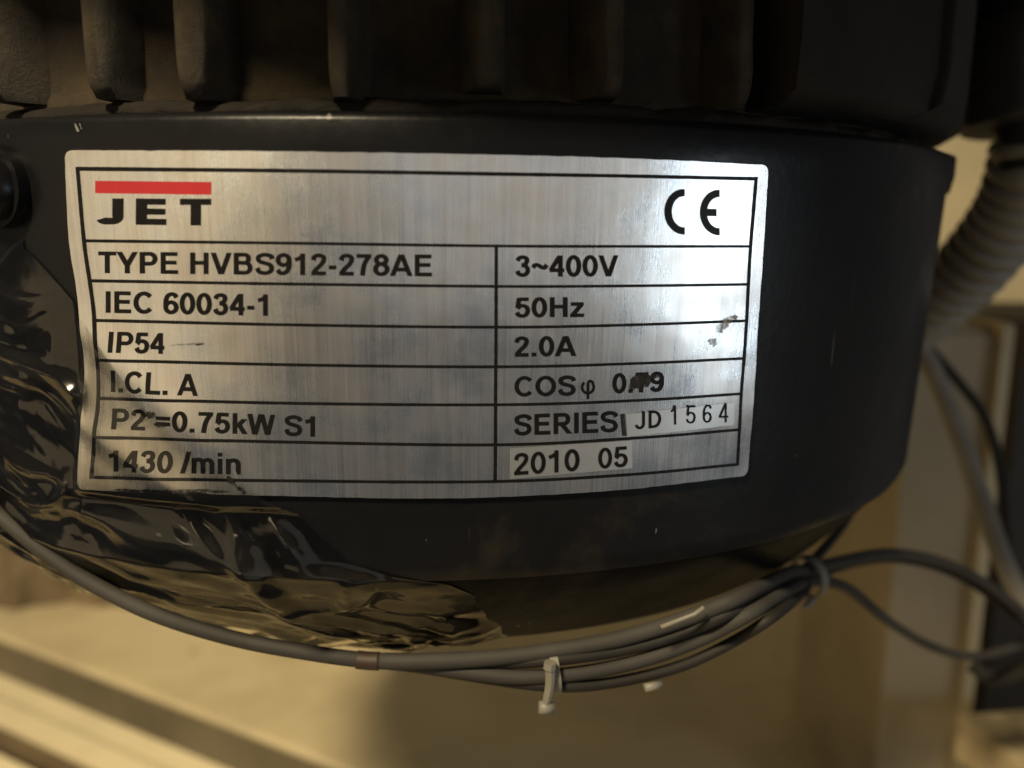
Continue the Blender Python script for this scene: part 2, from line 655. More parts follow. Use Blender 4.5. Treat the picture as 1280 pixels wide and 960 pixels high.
def fin_mesh(seed):
    w0, w1 = 0.027+0.004*(seed % 3), 0.0125+0.0025*((seed*2) % 3)
    rk = (0.0, -0.006, 0.003, -0.010, -0.003)[seed % 5]
    zs = [0.078+0.004*((seed*3) % 4), 0.096, 0.108, 0.122, 0.16, 0.25, 0.4, 0.8, 1.85]
    sc = [0.74, 0.93, 0.97, 0.99, 1, 1, 1, 1, 1]
    sec = [(-w0, 0.895), (-w1-.004, 0.965), (-w1, 0.985), (-w1*.7, 0.997), (0, 1.001), (w1*.7, 0.997), (w1, 0.985), (w1+.004, 0.965), (w0, 0.895)]
    V, Fc = [], []
    for z, s in zip(zs, sc):
        for x, r in sec:
            rr = 0.895+(r+rk-0.895)*(0.45+0.55*s)
            j = noise.noise(Vector((x*30, z*22, seed*7.3)))*0.004
            V.append((x*(0.8+0.2*s)+j, -(rr+j), z-0.004*abs(j)))
    m = len(sec)
    for i in range(len(zs)-1):
        for k in range(m-1):
            Fc.append((i*m+k, i*m+k+1, (i+1)*m+k+1, (i+1)*m+k))
    Fc.append(tuple(range(m-1, -1, -1)))
    Fc.append(tuple(range((len(zs)-1)*m, len(zs)*m)))
    return V, Fc


protos = []
NF = 40
for i in range(NF):
    th = -0.196+2*math.pi/NF*i
    tn = (th+math.pi) % (2*math.pi)-math.pi
    if 0.36 < tn < 1.25:
        continue
    k = i % 5
    if k >= len(protos):
        o = mpart('cooling_fin', *fin_mesh(k), M['cast'], deg=60)
        protos.append(o)
    else:
        o = protos[k].copy()
        col.objects.link(o)
        o.parent = motor
    o.rotation_euler = (0, 0, th+0.014*math.sin(i*2.7))

# terminal box boss on the right of the fins
V, Fc = [], []
prof = [(0.90, 0.085), (0.985, 0.088), (1.012, 0.105), (1.018, 0.16), (1.018, 0.9), (1.0, 1.0), (0.9, 1.02)]
V, Fc = lathe(prof, 40, 0.345, 1.30)
m = 41
Fc.append(tuple(j*m for j in range(len(prof)-1, -1, -1)))
Fc.append(tuple(j*m+40 for j in range(len(prof))))
V = [(v[0]*(1+.006*noise.fractal(Vector(v)*7, 1, 2, 3)), v[1]*(1+.006*noise.fractal(Vector(v)*7, 1, 2, 3)), v[2]) for v in V]
mpart('terminal_box', V, Fc, M['dark'], deg=50)
for tz in ((0.62, 0.30), (0.98, 0.2)):
    pass
# a vertical rib on the terminal box
V, Fc = lathe([(1.0, 0.10), (1.035, 0.115), (1.04, 0.2), (1.04, 0.8), (1.0, 0.85)], 6, 0.66, 0.72)
mpart('box_rib', V, Fc, M['dark'])
# lug standing proud of the housing rim on the right
lp = []
V, Fc = lathe([(0.98, 0.064), (1.014, 0.062), (1.014, 0.03), (1.008, 0.002), (0.98, -0.006)], 24, 0.70, 1.32)
V2 = []
for v in V:
    a = math.atan2(v[0], -v[1])
    k = 1-0.03*(1-sm(0.70, 1.06, a))
    V2.append((v[0]*k, v[1]*k, v[2]))
V = V2
mpart('lug', V, Fc, M['paint'], deg=40)

# block added over the fins, out of frame, to shade their right side
V, Fc = prism([(-0.30, -1.33), (1.15, -1.33), (1.25, -1.0), (1.25, 1.1), (-0.9, 1.1), (-0.9, -0.85)], 0.46, 1.5, 0.06)
mpart('fin_shade_block', V, Fc, M['dark'], deg=50)

# bolt head on the left of the plate
bth, bz = on_wall(-16, 233, 0.02)
bd = Vector((math.sin(bth), -math.cos(bth), 0))
bc = wall(bth, bz, -0.004)
path = [bc, bc+bd*0.018, bc+bd*0.018, bc+bd*0.030, bc+bd*0.036, bc+bd*0.038]
rad = [0.050, 0.050, 0.041, 0.040, 0.035, 0.02]
V, Fc = tube(path[:2]+[path[2]+bd*1e-4]+path[3:], rad, 24)
mpart('bolt', V, Fc, M['paint'], deg=40)

# cable gland hanging under the terminal box
g0 = at(1297, -60, 1.78)
g1 = at(1295, 158, 1.80)
gd = (g1-g0).normalized()
gp = [g0-gd*0.2, g0, g1-gd*.2, g1-gd*0.195, g1-gd*0.012, g1, g1+gd*0.002, g1+gd*0.05, g1+gd*0.09]
V, Fc = tube(gp, [0.13, 0.13, 0.13, 0.15, 0.15, 0.14, 0.08, 0.08, 0.076], 28)
mpart('cable_gland', V, Fc, M['plastic'], deg=40)

# ------------------------------------------------------------------ rating plate
HP = 0.0065                   # plate face above the wall


def curve_px(pts):
    """smooth curve through photo pixels -> list of (theta, z) on the plate face"""
    return [on_wall(p.x, p.y, HP) for p in catmull([(x, y, 0) for x, y in pts], 12)]


def sampler(pts, axis):
    c = curve_px(pts)

    def f(t):
        # parameter by arc length
        s = [0]
        for a, b in zip(c, c[1:]):
            s.append(s[-1]+math.hypot(a[0]-b[0], a[1]-b[1]))
        x = t*s[-1]
        for i in range(len(c)-1):
            if x <= s[i+1] or i == len(c)-2:
                k = (x-s[i])/max(1e-9, s[i+1]-s[i])
                return (c[i][0]+(c[i+1][0]-c[i][0])*k, c[i][1]+(c[i+1][1]-c[i][1])*k)
    return f


fL = sampler([(80, 188), (86, 300), (94, 352), (101, 405), (106, 455), (107, 512), (105, 560), (105, 609)], 1)
fR = sampler([(961, 206.5), (954.5, 308), (951, 360), (947.5, 412), (942.5, 488), (934.5, 594.5)], 1)
fT = sampler([(80, 188), (280, 188.5), (450, 190.5), (620, 193.5), (800, 198.5), (961, 206.5)], 0)
fB = sampler([(105, 609), (300, 618), (480, 623), (620, 621.5), (780, 612), (934.5, 594.5)], 0)
c00, c10, c01, c11 = fT(0), fT(1), fB(0), fB(1)


def coons(a, b):
    T, Bq, L, Rr = fT(a), fB(a), fL(b), fR(b)
    o = []
    for i in (0, 1):
        o.append((1-b)*T[i]+b*Bq[i]+(1-a)*L[i]+a*Rr[i]
                 - ((1-a)*(1-b)*c00[i]+a*(1-b)*c10[i]+(1-a)*b*c01[i]+a*b*c11[i]))
    return o


def plate_h(th, z):
    """local lift of the plate: the taped lower left corner is dented and a crease runs off the bottom edge"""
    h = 0.0
    w = sm(-0.20, -0.40, z)*sm(-0.22, -0.56, th)
    h += 0.010*w
    # crease along the tape edge
    d = (th+0.555)*0.62+(z+0.165)*0.78
    h += 0.0030*math.exp(-(d/0.024)**2)*sm(-0.30, -0.40, th)*sm(-0.12, -0.2, z)
    d = (th+0.545)*0.5+(z+0.30)*0.86
    h += 0.0022*math.exp(-(d/0.016)**2)*sm(-0.28, -0.40, th)
    h += 0.0012*noise.noise(Vector((th*7, z*9, 3.1)))
    return h


NU, NV = 150, 80
AU = [i/NU for i in range(NU+1)]
BV = [0, .002, .006, .011, .018, .027]+[.027+(1-.054)*i/(NV-10) for i in range(1, NV-10)]+[1-.027, 1-.018, 1-.011, 1-.006, 1-.002, 1]
rcb, rca = 0.024, 0.011
V, Fc, UVs = [], [], []
for b in BV:
    e = min(b, 1-b)
    ins = 0.0
    if e < rcb:
        k = 1-e/rcb
        ins = rca*(1-math.sqrt(max(0, 1-k*k)))
    for a in AU:
        aa = ins+(1-2*ins)*a
        th, z = coons(aa, b)
        # slightly ragged stamped rim
        rim = min(aa, 1-aa)*2.2 < 0.004 or e < 0.003
        if rim:
            z += 0.0007*noise.noise(Vector((th*60, z*60, 1)))
            th += 0.0007*noise.noise(Vector((th*60, z*60, 5)))
        V.append(wall(th, z, HP+plate_h(th, z)))
        UVs.append((th*80, z*80))
m = NU+1
nb = len(BV)
for j in range(nb-1):
    for i in range(NU):
        Fc.append((j*m+i, (j+1)*m+i, (j+1)*m+i+1, j*m+i+1))
# rim wall going back to the housing
loop = [i for i in range(m)]+[j*m+NU for j in range(1, nb)]+[(nb-1)*m+i for i in range(NU-1, -1, -1)]+[j*m for j in range(nb-2, 0, -1)]
st = len(V)
for i in loop:
    v = V[i]
    r = math.hypot(v.x, v.y)
    k = (r-HP*0.9)/r
    V.append(Vector((v.x*k, v.y*k, v.z)))
    UVs.append(UVs[i])
for i in range(len(loop)):
    i2 = (i+1) % len(loop)
    Fc.append((loop[i], loop[i2], st+i2, st+i))
plate = mpart('rating_plate', V, Fc, M['alu'], uvs=UVs, deg=40)
plate['label'] = 'brushed silver rating plate with printed table of motor data'

# --------------------------------------------- printing on the plate
INK = 0.0003


def face(th, z, lift=0.0):
    return wall(th, z, HP+plate_h(th, z)+INK+lift)


def print_part(name, polys, m, lift=0.0):
    """polys: list of strips; a strip is a list of (left, right) pairs of (theta, z)"""
    V, Fc = [], []
    for k, s in enumerate(polys):
        o = len(V)
        lf = lift+(k % 6)*0.00003
        NA = 3
        for a, b in s:
            for q in range(NA):
                f = q/(NA-1)
                V.append(face(a[0]+(b[0]-a[0])*f, a[1]+(b[1]-a[1])*f, lf))
        for i in range(len(s)-1):
            for q in range(NA-1):
                Fc.append((o+i*NA+q, o+i*NA+q+1, o+(i+1)*NA+q+1, o+(i+1)*NA+q))
    return mpart(name, V, Fc, m, plate, True)


def line_strip(pts_px, w0, ext=0.0, w1=None, jag=0.12):
    """ruled line through photo pixels, width in photo pixels"""
    w1 = w1 or w0
    P = catmull([(x, y, 0) for x, y in pts_px], 24)
    s = []
    n = len(P)
    for i, p in enumerate(P):
        t = (P[min(i+1, n-1)]-P[max(i-1, 0)]).normalized()
        q = Vector((-t.y, t.x, 0))
        w = (w0+(w1-w0)*i/n)/2*(1+jag*noise.noise(Vector((p.x*.25, p.y*.25, w0))))
        a, b = p+q*w, p-q*w
        s.append((on_wall(a.x, a.y, HP), on_wall(b.x, b.y, HP)))
    return s


left = [(96.5, 211), (105, 301), (112, 351), (118.5, 400.5), (123, 450), (125, 497.5), (123.7, 545), (122, 594)]
right = [(945.5, 223.5), (938, 308), (935.5, 355.5), (933.5, 401), (930, 448), (926, 492), (924, 537), (922, 580.5)]
mid = [(620.5, 217.5), (620.5, 307.5), (620.2, 358), (620, 409), (619.8, 458.6), (619.5, 506), (619.3, 556), (619, 602)]
q1 = [(360, 213.5), (360, 304), (360, 355), (360, 406), (360, 456), (360, 504), (360, 552.5), (360, 601)]
q3 = [(790, 220.2), (790, 308), (790, 357.3), (790, 406), (790, 454.5), (790, 501), (790, 548), (790, 593)]
print_part('border_line', [line_strip([(left[0][0], left[0][1]-2.5)]+left[1:7]+[(left[7][0], left[7][1]+2)], 4.8)], M['ink'])
print_part('border_line', [line_strip([(right[0][0], right[0][1]-2.5)]+right[1:7]+[(right[7][0], right[7][1]+1.5)], 4.4, w1=3.6)], M['ink'])
for i in range(8):
    print_part('border_line' if i in (0, 7) else 'row_line',
               [line_strip([left[i], q1[i], mid[i], q3[i], right[i]], 5.2 if i == 0 else 4.0, w1=4.4 if i == 0 else 3.4)], M['ink'])
print_part('column_line', [line_strip(mid[1:], 4.4)], M['ink'])

# --------------------------------------------- lettering: outlines drawn with a broad pen
EX = 0.5


def el(cx, cy, rx, ry, a0, a1, n=28):
    return [(cx+rx*math.cos(math.radians(a0+(a1-a0)*i/n)), cy+ry*math.sin(math.radians(a0+(a1-a0)*i/n))) for i in range(n+1)]


def sp(*pts):
    return [(p.x, p.y) for p in catmull([(x, y, 0) for x, y in pts], 7)]


G = {}
G[' '] = (278, [])
G['I'] = (278, [[(139, 0), (139, 716)]])
G['T'] = (611, [[(305, 0), (305, 716)], [(20, 656), (591, 656)]])
G['Y'] = (667, [[(333, 0), (333, 330)], [(338, 270), (588, 716)], [(328, 270), (78, 716)]])
G['P'] = (667, [[(147, 0), (147, 716)], [(147, 656), (390, 656)]+el(390, 492, 165, 164, 90, -90)+[(147, 328)]])
G['E'] = (667, [[(147, 0), (147, 716)], [(147, 656), (605, 656)], [(147, 374), (575, 374)], [(147, 60), (620, 60)]])
G['H'] = (722, [[(147, 0), (147, 716)], [(575, 0), (575, 716)], [(147, 375), (575, 375)]])
G['V'] = (667, [[(80, 716), (326, 0)], [(587, 716), (341, 0)]])
G['B'] = (722, [[(147, 0), (147, 716)], [(147, 656), (410, 656)]+el(410, 522, 130, 134, 90, -90)+[(147, 388)],
                [(147, 388), (430, 388)]+el(430, 224, 160, 164, 90, -90)+[(147, 60)]])
S_ = sp((572, 520), (530, 618), (340, 664), (155, 608), (125, 515), (190, 432), (340, 384), (505, 325), (556, 205), (500, 100), (340, 54), (160, 100), (98, 225))
G['S'] = (667, [S_])
G['C'] = (722, [el(385, 358, 268, 306, 40, 320, 40)])
G['O'] = (778, [el(389, 358, 275, 304, 0, 360, 48)])
G['D'] = (722, [[(147, 0), (147, 716)], [(147, 656), (320, 656)]+el(320, 358, 262, 298, 90, -90)+[(147, 60)]])
G['R'] = (722, [[(147, 0), (147, 716)], [(147, 656), (420, 656)]+el(420, 500, 150, 156, 90, -90)+[(147, 344)], [(355, 330), (625, 0)]])
G['L'] = (611, [[(147, 0), (147, 716)], [(147, 60), (580, 60)]])
G['A'] = (722, [[(352, 716), (78, 0)], [(370, 716), (644, 0)], [(190, 215), (530, 215)]])
G['J'] = (556, [[(408, 716), (408, 230)]+el(243, 225, 165, 170, 0, -168)])
G['k'] = (556, [[(142, 0), (142, 716)], [(190, 225), (462, 519)], [(275, 330), (478, 0)]])
G['W'] = (944, [[(84, 716), (250, 0)], [(455, 716), (268, 0)], [(489, 716), (676, 0)], [(860, 716), (694, 0)]])
arch = lambda x0, x1: sp((x0, 300), (x0+25, 405), (x0+(x1-x0)*.45, 468), (x0+(x1-x0)*.85, 435), (x1, 335))+[(x1, 0)]
G['m'] = (889, [[(138, 0), (138, 519)], arch(138, 446), arch(446, 752)])
G['n'] = (611, [[(138, 0), (138, 519)], arch(138, 473)])
G['i'] = (278, [[(139, 0), (139, 519)], [(139, 592), (139, 716)]])
G['z'] = (500, [[(35, 462), (462, 462)], [(20, 57), (472, 57)], [(105, 75), (385, 440)]])
G['0'] = (556, [el(278, 358, 180, 304, 0, 360, 44)])
G['1'] = (556, [[(322, 0), (322, 716)], sp((322, 640), (250, 570), (160, 530), (75, 505))])
G['2'] = (556, [sp((108, 495), (150, 615), (280, 662), (420, 612), (438, 500), (365, 365), (235, 235), (120, 95)), [(45, 62), (510, 62)]])
G['3'] = (556, [sp((105, 530), (155, 625), (275, 662), (392, 625), (418, 530), (365, 432), (240, 388)), sp((240, 388), (390, 345), (446, 215), (390, 98), (272, 54), (145, 98), (95, 200))])
G['4'] = (556, [[(392, 0), (392, 716)], [(375, 700), (85, 240)], [(32, 215), (525, 215)]])
G['5'] = (556, [[(140, 652), (485, 652)], [(170, 700), (118, 345)], sp((112, 320), (190, 400), (300, 420), (415, 365), (455, 240), (400, 105), (275, 54), (145, 95), (98, 190))])
G['6'] = (556, [el(285, 222, 176, 168, 0, 360, 40), sp((468, 545), (410, 635), (300, 662), (185, 605), (120, 470), (106, 330), (112, 215))])
G['7'] = (556, [[(45, 652), (515, 652)], sp((440, 640), (340, 480), (270, 290), (235, 0))])
G['8'] = (556, [el(278, 528, 158, 134, 0, 360, 40), el(278, 222, 186, 168, 0, 360, 40)])
G['9'] = (556, [[(556-x, 716-y) for x, y in s] for s in G['6'][1]])
G['-'] = (333, [[(45, 262), (288, 262)]])
G['.'] = (278, [[(139, 0), (139, 140)]])
G['='] = (584, [[(45, 450), (540, 450)], [(45, 250), (540, 250)]])
G['~'] = (584, [sp((60, 300), (120, 385), (215, 395), (330, 330), (440, 300), (528, 400))])
G['/'] = (278, [[(35, -12), (243, 728)]])
G['p'] = (650, [el(330, 235, 235, 215, 128, 395, 40), [(330, -190), (330, 400)], sp((330, 390), (400, 452), (500, 420), (535, 330))])


def pen_strips(ch, hx, hy):
    """each stroke of a glyph as a strip of (left, right) points in font units"""
    out = []
    for s in G[ch][1]:
        P = [Vector(p) for p in s]
        closed = (P[0]-P[-1]).length < 1
        Q = []
        for a, b in zip(P, P[1:]):
            n = max(1, int((b-a).length/120))
            Q += [a+(b-a)*(i/n) for i in range(n)]
        Q.append(P[-1])
        n = len(Q)
        strip_ = []
        for i, p in enumerate(Q):
            a = Q[i-1] if i else (Q[-2] if closed else p)
            b = Q[i+1] if i < n-1 else (Q[1] if closed else p)
            d1 = (p-a).normalized() if (p-a).length > 0 else (b-p).normalized()
            d2 = (b-p).normalized() if (b-p).length > 0 else d1
            t = (d1+d2).normalized()
            nn = Vector((-t.y, t.x))
            hw = math.sqrt((hx*nn.x)**2+(hy*nn.y)**2)
            mit = min(1/max(0.35, t.dot(d2)), 1.6)
            off = nn*hw*mit
            end = (i == 0 or i == n-1) and not closed
            if end and len(s) == 2 and abs(t.x) > 0.12 and abs(t.y) > 0.5:
                off = Vector((math.copysign(hw/abs(t.y), nn.x), 0))
            strip_.append((p+off, p-off))
        out.append(strip_)
    return out


def lettering(text, x0, y0, x1, y1, cap, hx=80, hy=66, m='ink', lift=0.0, name='lettering', track=0.0):
    """text whose ink runs from photo pixel (x0,y0) to (x1,y1) on the baseline; cap = cap height in pixels"""
    adv, X = [], 0
    for ch in text:
        adv.append(X)
        X += G[ch][0]+track
    S = []
    for ch, ax in zip(text, adv):
        for s in pen_strips(ch, hx, hy):
            S.append([((a.x+ax, a.y), (b.x+ax, b.y)) for a, b in s])
    xs = [p[0] for s in S for pr in s for p in pr]
    mn, mx = min(xs), max(xs)
    kx = (x1-x0)/(mx-mn)
    ky = cap/716.0
    polys = []
    for s in S:
        r = []
        for a, b in s:
            e = []
            for q in (a, b):
                fx = (q[0]-mn)*kx
                e.append(on_wall(x0+fx, y0+(y1-y0)*fx/(x1-x0)-q[1]*ky, HP))
            r.append(tuple(e))
        polys.append(r)
    return print_part(name, polys, M[m], lift)


lettering('TYPE HVBS912-278AE', 123, 341.5, 540, 345.5, 27)
lettering('IEC 60034-1', 132, 391, 335, 395, 27)
lettering('IP54', 137, 440.5, 205.5, 442.5, 26)
lettering('I.CL. A', 140.5, 489.5, 248, 495, 27)
lettering('P2 =0.75kW S1', 143, 535.5, 394, 546, 25.5)
lettering('1430 /min', 142, 587, 302, 592.5, 26.5)
lettering('3~400V', 644, 346, 773, 345.5, 26.5)
lettering('50Hz', 643.5, 397, 730, 396, 25)
lettering('2.0A', 643, 446, 720.5, 445, 25.2)
lettering('COS', 643, 495.7, 720, 494.5, 25)
lettering('p', 726, 492.5, 744, 492, 25, 55, 50)
lettering('0.79', 765.5, 492, 830, 489.4, 25)
lettering('SERIES', 642.5, 544.5, 773, 540, 26)


def quad_px(name, c, m, lift, n=10, jag=0.0):
    """four photo pixels (tl,tr,br,bl) laid on the plate"""
    tl, tr, br, bl = [Vector(p) for p in c]
    s = []
    for i in range(n+1):
        f = i/n
        a, b = tl+(tr-tl)*f, bl+(br-bl)*f
        a.y += jag*noise.noise(Vector((a.x*.3, 1, 2)))
        b.y += jag*noise.noise(Vector((b.x*.3, 4, 2)))
        s.append((on_wall(b.x, b.y, HP), on_wall(a.x, a.y, HP)))
    return print_part(name, [s], M[m], lift)


quad_px('logo_bar', [(119, 226), (264, 227.5), (264, 243.5), (119, 241.5)], 'red', 0)
# wide logo letters
GJ = {'J': [[(95, 0), (95, 105)], [(101, 105), (101, 75)]]}
G['j'] = (620, [[(430, 716), (430, 220)]+el(300, 215, 130, 115, 0, -90, 10)+[(220, 100), (180, 100)]+el(180, 190, 95, 90, -90, -165, 8)])
G['e'] = (760, [[(150, 0), (150, 716)], [(150, 632), (730, 632)], [(150, 362), (725, 362)], [(150, 85), (750, 85)]])
G['t'] = (760, [[(390, 0), (390, 716)], [(10, 632), (760, 632)]])
lettering('j', 121, 281, 154.5, 281, 33, 118, 92)
lettering('e', 170, 281, 208, 281.5, 33, 135, 84)
lettering('t', 225, 281.8, 264, 282, 33.5, 125, 84)
# conformity mark: two open rings
G['c'] = (722, [el(600, 358, 480, 358, 88, 272, 40)])
G['f'] = (722, [el(600, 358, 480, 358, 88, 272, 40), [(150, 358), (520, 358)]])
lettering('c', 830.5, 288.5, 856, 288.8, 48, 112, 68)
lettering('f', 875, 289.5, 899.5, 289.8, 48, 108, 68)

# silver stickers with over-printed serial and date
quad_px('sticker', [(782, 517.5), (917, 502.5), (916.5, 531), (784, 546)], 'sticker', 0.0006, 14, 1.0)
quad_px('sticker', [(637, 560), (789.5, 550.5), (790, 585), (637, 598.5)], 'sticker', 0.0006, 14)
quad_px('smudge_and_shade', [(775.5, 518), (781, 517), (783, 545), (778, 545)], 'smudge_and_shade', 0.0, 4)  # shadow line beside the serial sticker, painted as a dark strip
lettering('JD', 793.5, 537, 826, 534, 22, 62, 52, lift=0.0013)
for ch, x0, x1, yb in (('1', 839, 844.5, 531), ('5', 857, 868.6, 530), ('6', 877.6, 888.4, 529), ('4', 897.5, 909, 528)):
    lettering(ch, x0 if ch != '1' else 838, yb, x1, yb-.6, 24, 46 if ch != '1' else 60, 34, lift=0.0013)
lettering('2010', 642.5, 594, 724, 588, 27.5, 66, 56, lift=0.0013)
lettering('05', 747.5, 586, 784, 583, 26, 64, 54, lift=0.0013)


def blot(cx, cy, rx, ry, m, seed, lift, jag=0.35, ang=0):
    n = 30
    s = []
    ca, sa = math.cos(ang), math.sin(ang)
    for i in range(n+1):
        f = -1+2*i/n
        w = math.sqrt(max(0.0, 1-f*f))
        up = w*(1+jag*noise.noise(Vector((f*2.6, seed, 1))))
        dn = w*(1+jag*noise.noise(Vector((f*2.6, seed, 8))))
        pr = []
        for yy in (up, -dn):
            X, Y = f*rx, yy*ry
            pr.append(on_wall(cx+X*ca-Y*sa, cy+X*sa+Y*ca, HP))
        s.append(tuple(pr))
    return print_part('smudge_and_shade', [s], M[m], lift)


blot(801, 476.5, 13, 9.5, 'smudge_and_shade', 1, 0.0008, 0.6, -0.25)
blot(812, 471.5, 12, 2.2, 'smudge_and_shade', 2, 0.0009, 0.8, -0.1)
blot(791, 483, 4, 5, 'smudge_and_shade', 12, 0.0009, 0.8, 0.3)
blot(904, 407, 12, 5.5, 'grime', 3, 0.0006, 0.8, -0.7)
blot(915, 397.5, 8, 3.0, 'grime', 6, 0.0007, 0.8, -0.2)
blot(891, 427.5, 6, 4.5, 'grime', 4, 0.0006, 0.7, 0.5)
blot(191, 518, 6.5, 4.2, 'smudge_and_shade', 5, 0.0006, 0.7, 0.1)
blot(203, 530, 8, 3.2, 'smudge_and_shade', 9, 0.0007, 0.7, 0.1)
blot(234, 430.5, 21, 1.1, 'grime', 7, 0.0006, 0.9, -0.06)
blot(250, 430.5, 6, 1.2, 'smudge_and_shade', 8, 0.0006, 0.9, -0.1)

blot(212, 613.5, 62, 3.0, 'smudge_and_shade', 21, 0.0006, 0.9, 0.07)
blot(250, 612, 40, 2.0, 'grime', 22, 0.0007, 0.9, 0.05)
blot(291, 601, 9, 2.6, 'smudge_and_shade', 23, 0.0007, 0.9, 0.9)
blot(303, 612, 7, 2.2, 'smudge_and_shade', 24, 0.0007, 0.9, 0.7)
blot(296, 589, 6, 1.2, 'grime', 25, 0.0007, 0.9, 1.2)

# bare metal showing where paint is chipped off the housing's top edge
M['chip'] = mat_simple('chipped_edge', (0.16, 0.155, 0.15), 0.5, 0.4, None, 0.5, 900)
for k_, (x0, x1, y0, y1, wd) in enumerate(((-30, 75, 141, 139, 4.0), (88, 182, 138, 137.5, 1.6), (196, 262, 137.5, 138, 1.2), (92, 97, 141, 153, 3.0), (98, 101, 141, 150, 2.0))):
    V, Fc = [], []
    for i in range(31):
        f = i/30
        x, y = x0+(x1-x0)*f, y0+(y1-y0)*f
        hw = wd*0.5*(0.35+abs(noise.noise(Vector((x*.12, k_, 3))))*2.2)*(1 if 0 < i < 30 else .2)
        vert = abs(y1-y0) > abs(x1-x0)
        for o in (-hw, hw):
            t_, z_ = on_wall(x+(o if vert else 0), y+(0 if vert else o)+11.5, 0.002)
            V.append(wall(t_, min(z_, 0.0515), 0.0010))
    for i in range(30):
        Fc.append((2*i, 2*i+1, 2*i+3, 2*i+2))
    mpart('paint_chip', V, Fc, M['chip'])

# ------------------------------------------------------------------ crumpled clear film over the lower left
def body(th, w, h):
    """surface of the lower motor: w runs down the wall and in under the chamfer"""
    if w < 0.478:
        z = -w
        return wall(th, z, h)
    s = min(w-0.478, 0.30)
    dr, dz = -0.70, -0.714
    if s < 0.215:
        r, z = rw(-.478)+dr*s, -0.478+dz*s
        n = Vector((0.714, -0.70))
    else:
        r, z = rw(-.478)+dr*0.215-(s-.215), -0.478+dz*0.215
        n = Vector((0.2, -1))
    k = sm(0, 0.06, s)
    n = Vector((1-k+n.x*k, n.y*k)).normalized()
    r += n.x*h
    z += n.y*h
    return Vector((r*math.sin(th), -r*math.cos(th), z))


def film_edges(w):
    """theta limits of the film at depth w"""
    pts = [(0.10, -0.62), (0.16, -0.545), (0.22, -0.50), (0.28, -0.45), (0.335, -0.385), (0.375, -0.31), (0.40, -0.26), (0.46, -0.20), (0.50, -0.08), (0.60, 0.02), (0.80, 0.06)]
    r = pts[-1][1]
    for (w0, t0), (w1, t1) in zip(pts, pts[1:]):
        if w <= w1:
            r = t0+(t1-t0)*max(0, (w-w0)/(w1-w0))
            break
    return -1.12, r


def ridged(v, sc, seed):
    n = noise.fractal(Vector((v[0]*sc, v[1]*sc*1.1, seed)), 0.9, 2.1, 3)
    return 1-min(1, abs(n)*1.6)


plate_left = [fL(i/20) for i in range(21)]


def plate_edge_theta(z):
    for (t0, z0), (t1, z1) in zip(plate_left, plate_left[1:]):
        if z1 <= z <= z0:
            return t0+(t1-t0)*(z0-z)/(z0-z1)
    return plate_left[-1][0]


def film_h(th, w):
    z = -w
    on = 0.0
    if w < 0.42:
        on = sm(-0.012, 0.004, th-plate_edge_theta(z))*sm(-0.402, -0.388, z)
    h = 0.0022+on*(HP+plate_h(th, max(z, -0.39))+0.0012)
    free = 1-on
    # wrinkles: long folds running round the chamfer plus a soft random crumple
    q = (th+0.35*w, w-0.25*th)
    wp = Vector((noise.noise(Vector((th*7, w*7, 1.0))), noise.noise(Vector((th*7, w*7, 4.0))), 0))*0.06
    long_ = ridged((q[0]*0.5+wp.x, q[1]*1.9+wp.y), 3.6, 2.0)
    mid_ = ridged((th*0.8+0.4*w+wp.x, w*1.3-0.3*th+wp.y), 6.5, 6.0)
    fine = ridged((th+wp.x, w*1.2-0.3*th+wp.y), 15, 8.0)
    soft = noise.noise(Vector((th*9, w*11, 5.0)))
    amp = free*sm(-0.02, 0.12, w-0.10)*sm(-0.01, 0.10, film_edges(w)[1]-th)
    h += amp*(0.015*long_**2+0.0045*mid_**2+0.0006*fine**2+0.006*(soft+0.6))
    # standing fold from the plate's bottom edge down across the chamfer
    for (ta, wa, tb, wb, hh, wd) in ((-0.375, 0.375, -0.245, 0.62, 0.013, 0.015), (-0.30, 0.40, -0.235, 0.49, 0.008, 0.011)):
        t = ((th+0.012*noise.noise(Vector((w*20, 1, 3)))-ta)*(tb-ta)+(w-wa)*(wb-wa))/((tb-ta)**2+(wb-wa)**2)
        if -0.1 < t < 1.1:
            dx = th-(ta+(tb-ta)*t)
            dy = w-(wa+(wb-wa)*t)
            d = math.hypot(dx, dy)
            h += hh*math.exp(-(d/wd)**2)*math.sin(math.pi*min(1, max(0, t)))**1.5
    return h


NT_, NW = 260, 230
V, Fc = [], []
for j in range(NW+1):
    w = 0.09+(0.735-0.09)*j/NW
    t0, t1 = film_edges(w)
    for i in range(NT_+1):
        th = t0+(t1-t0)*i/NT_
        wj = w
        # top edge of the film is torn on a slope
        if j < 60:
            wj = w+(1-j/60)*(0.05*noise.noise(Vector((th*6, 0, 4)))+0.05*sm(-0.62, -0.75, th))
        V.append(body(th, wj, film_h(th, wj)))
for j in range(NW):
    for i in range(NT_):
        a = j*(NT_+1)+i
        Fc.append((a, a+NT_+1, a+NT_+2, a+1))
film = mesh_obj('clear_film', V, Fc, M['film'], None, True)
tag(film, 'crumpled glossy clear tape stuck over lower left of the motor and plate corner', 'tape')


# ------------------------------------------------------------------ conduit and cables
hp = catmull([at(1292, 172, 1.80), at(1288, 205, 1.82), at(1268, 262, 1.90), at(1222, 325, 2.02), at(1168, 378, 2.16), at(1105, 425, 2.35), at(1020, 470, 2.6)], 40)
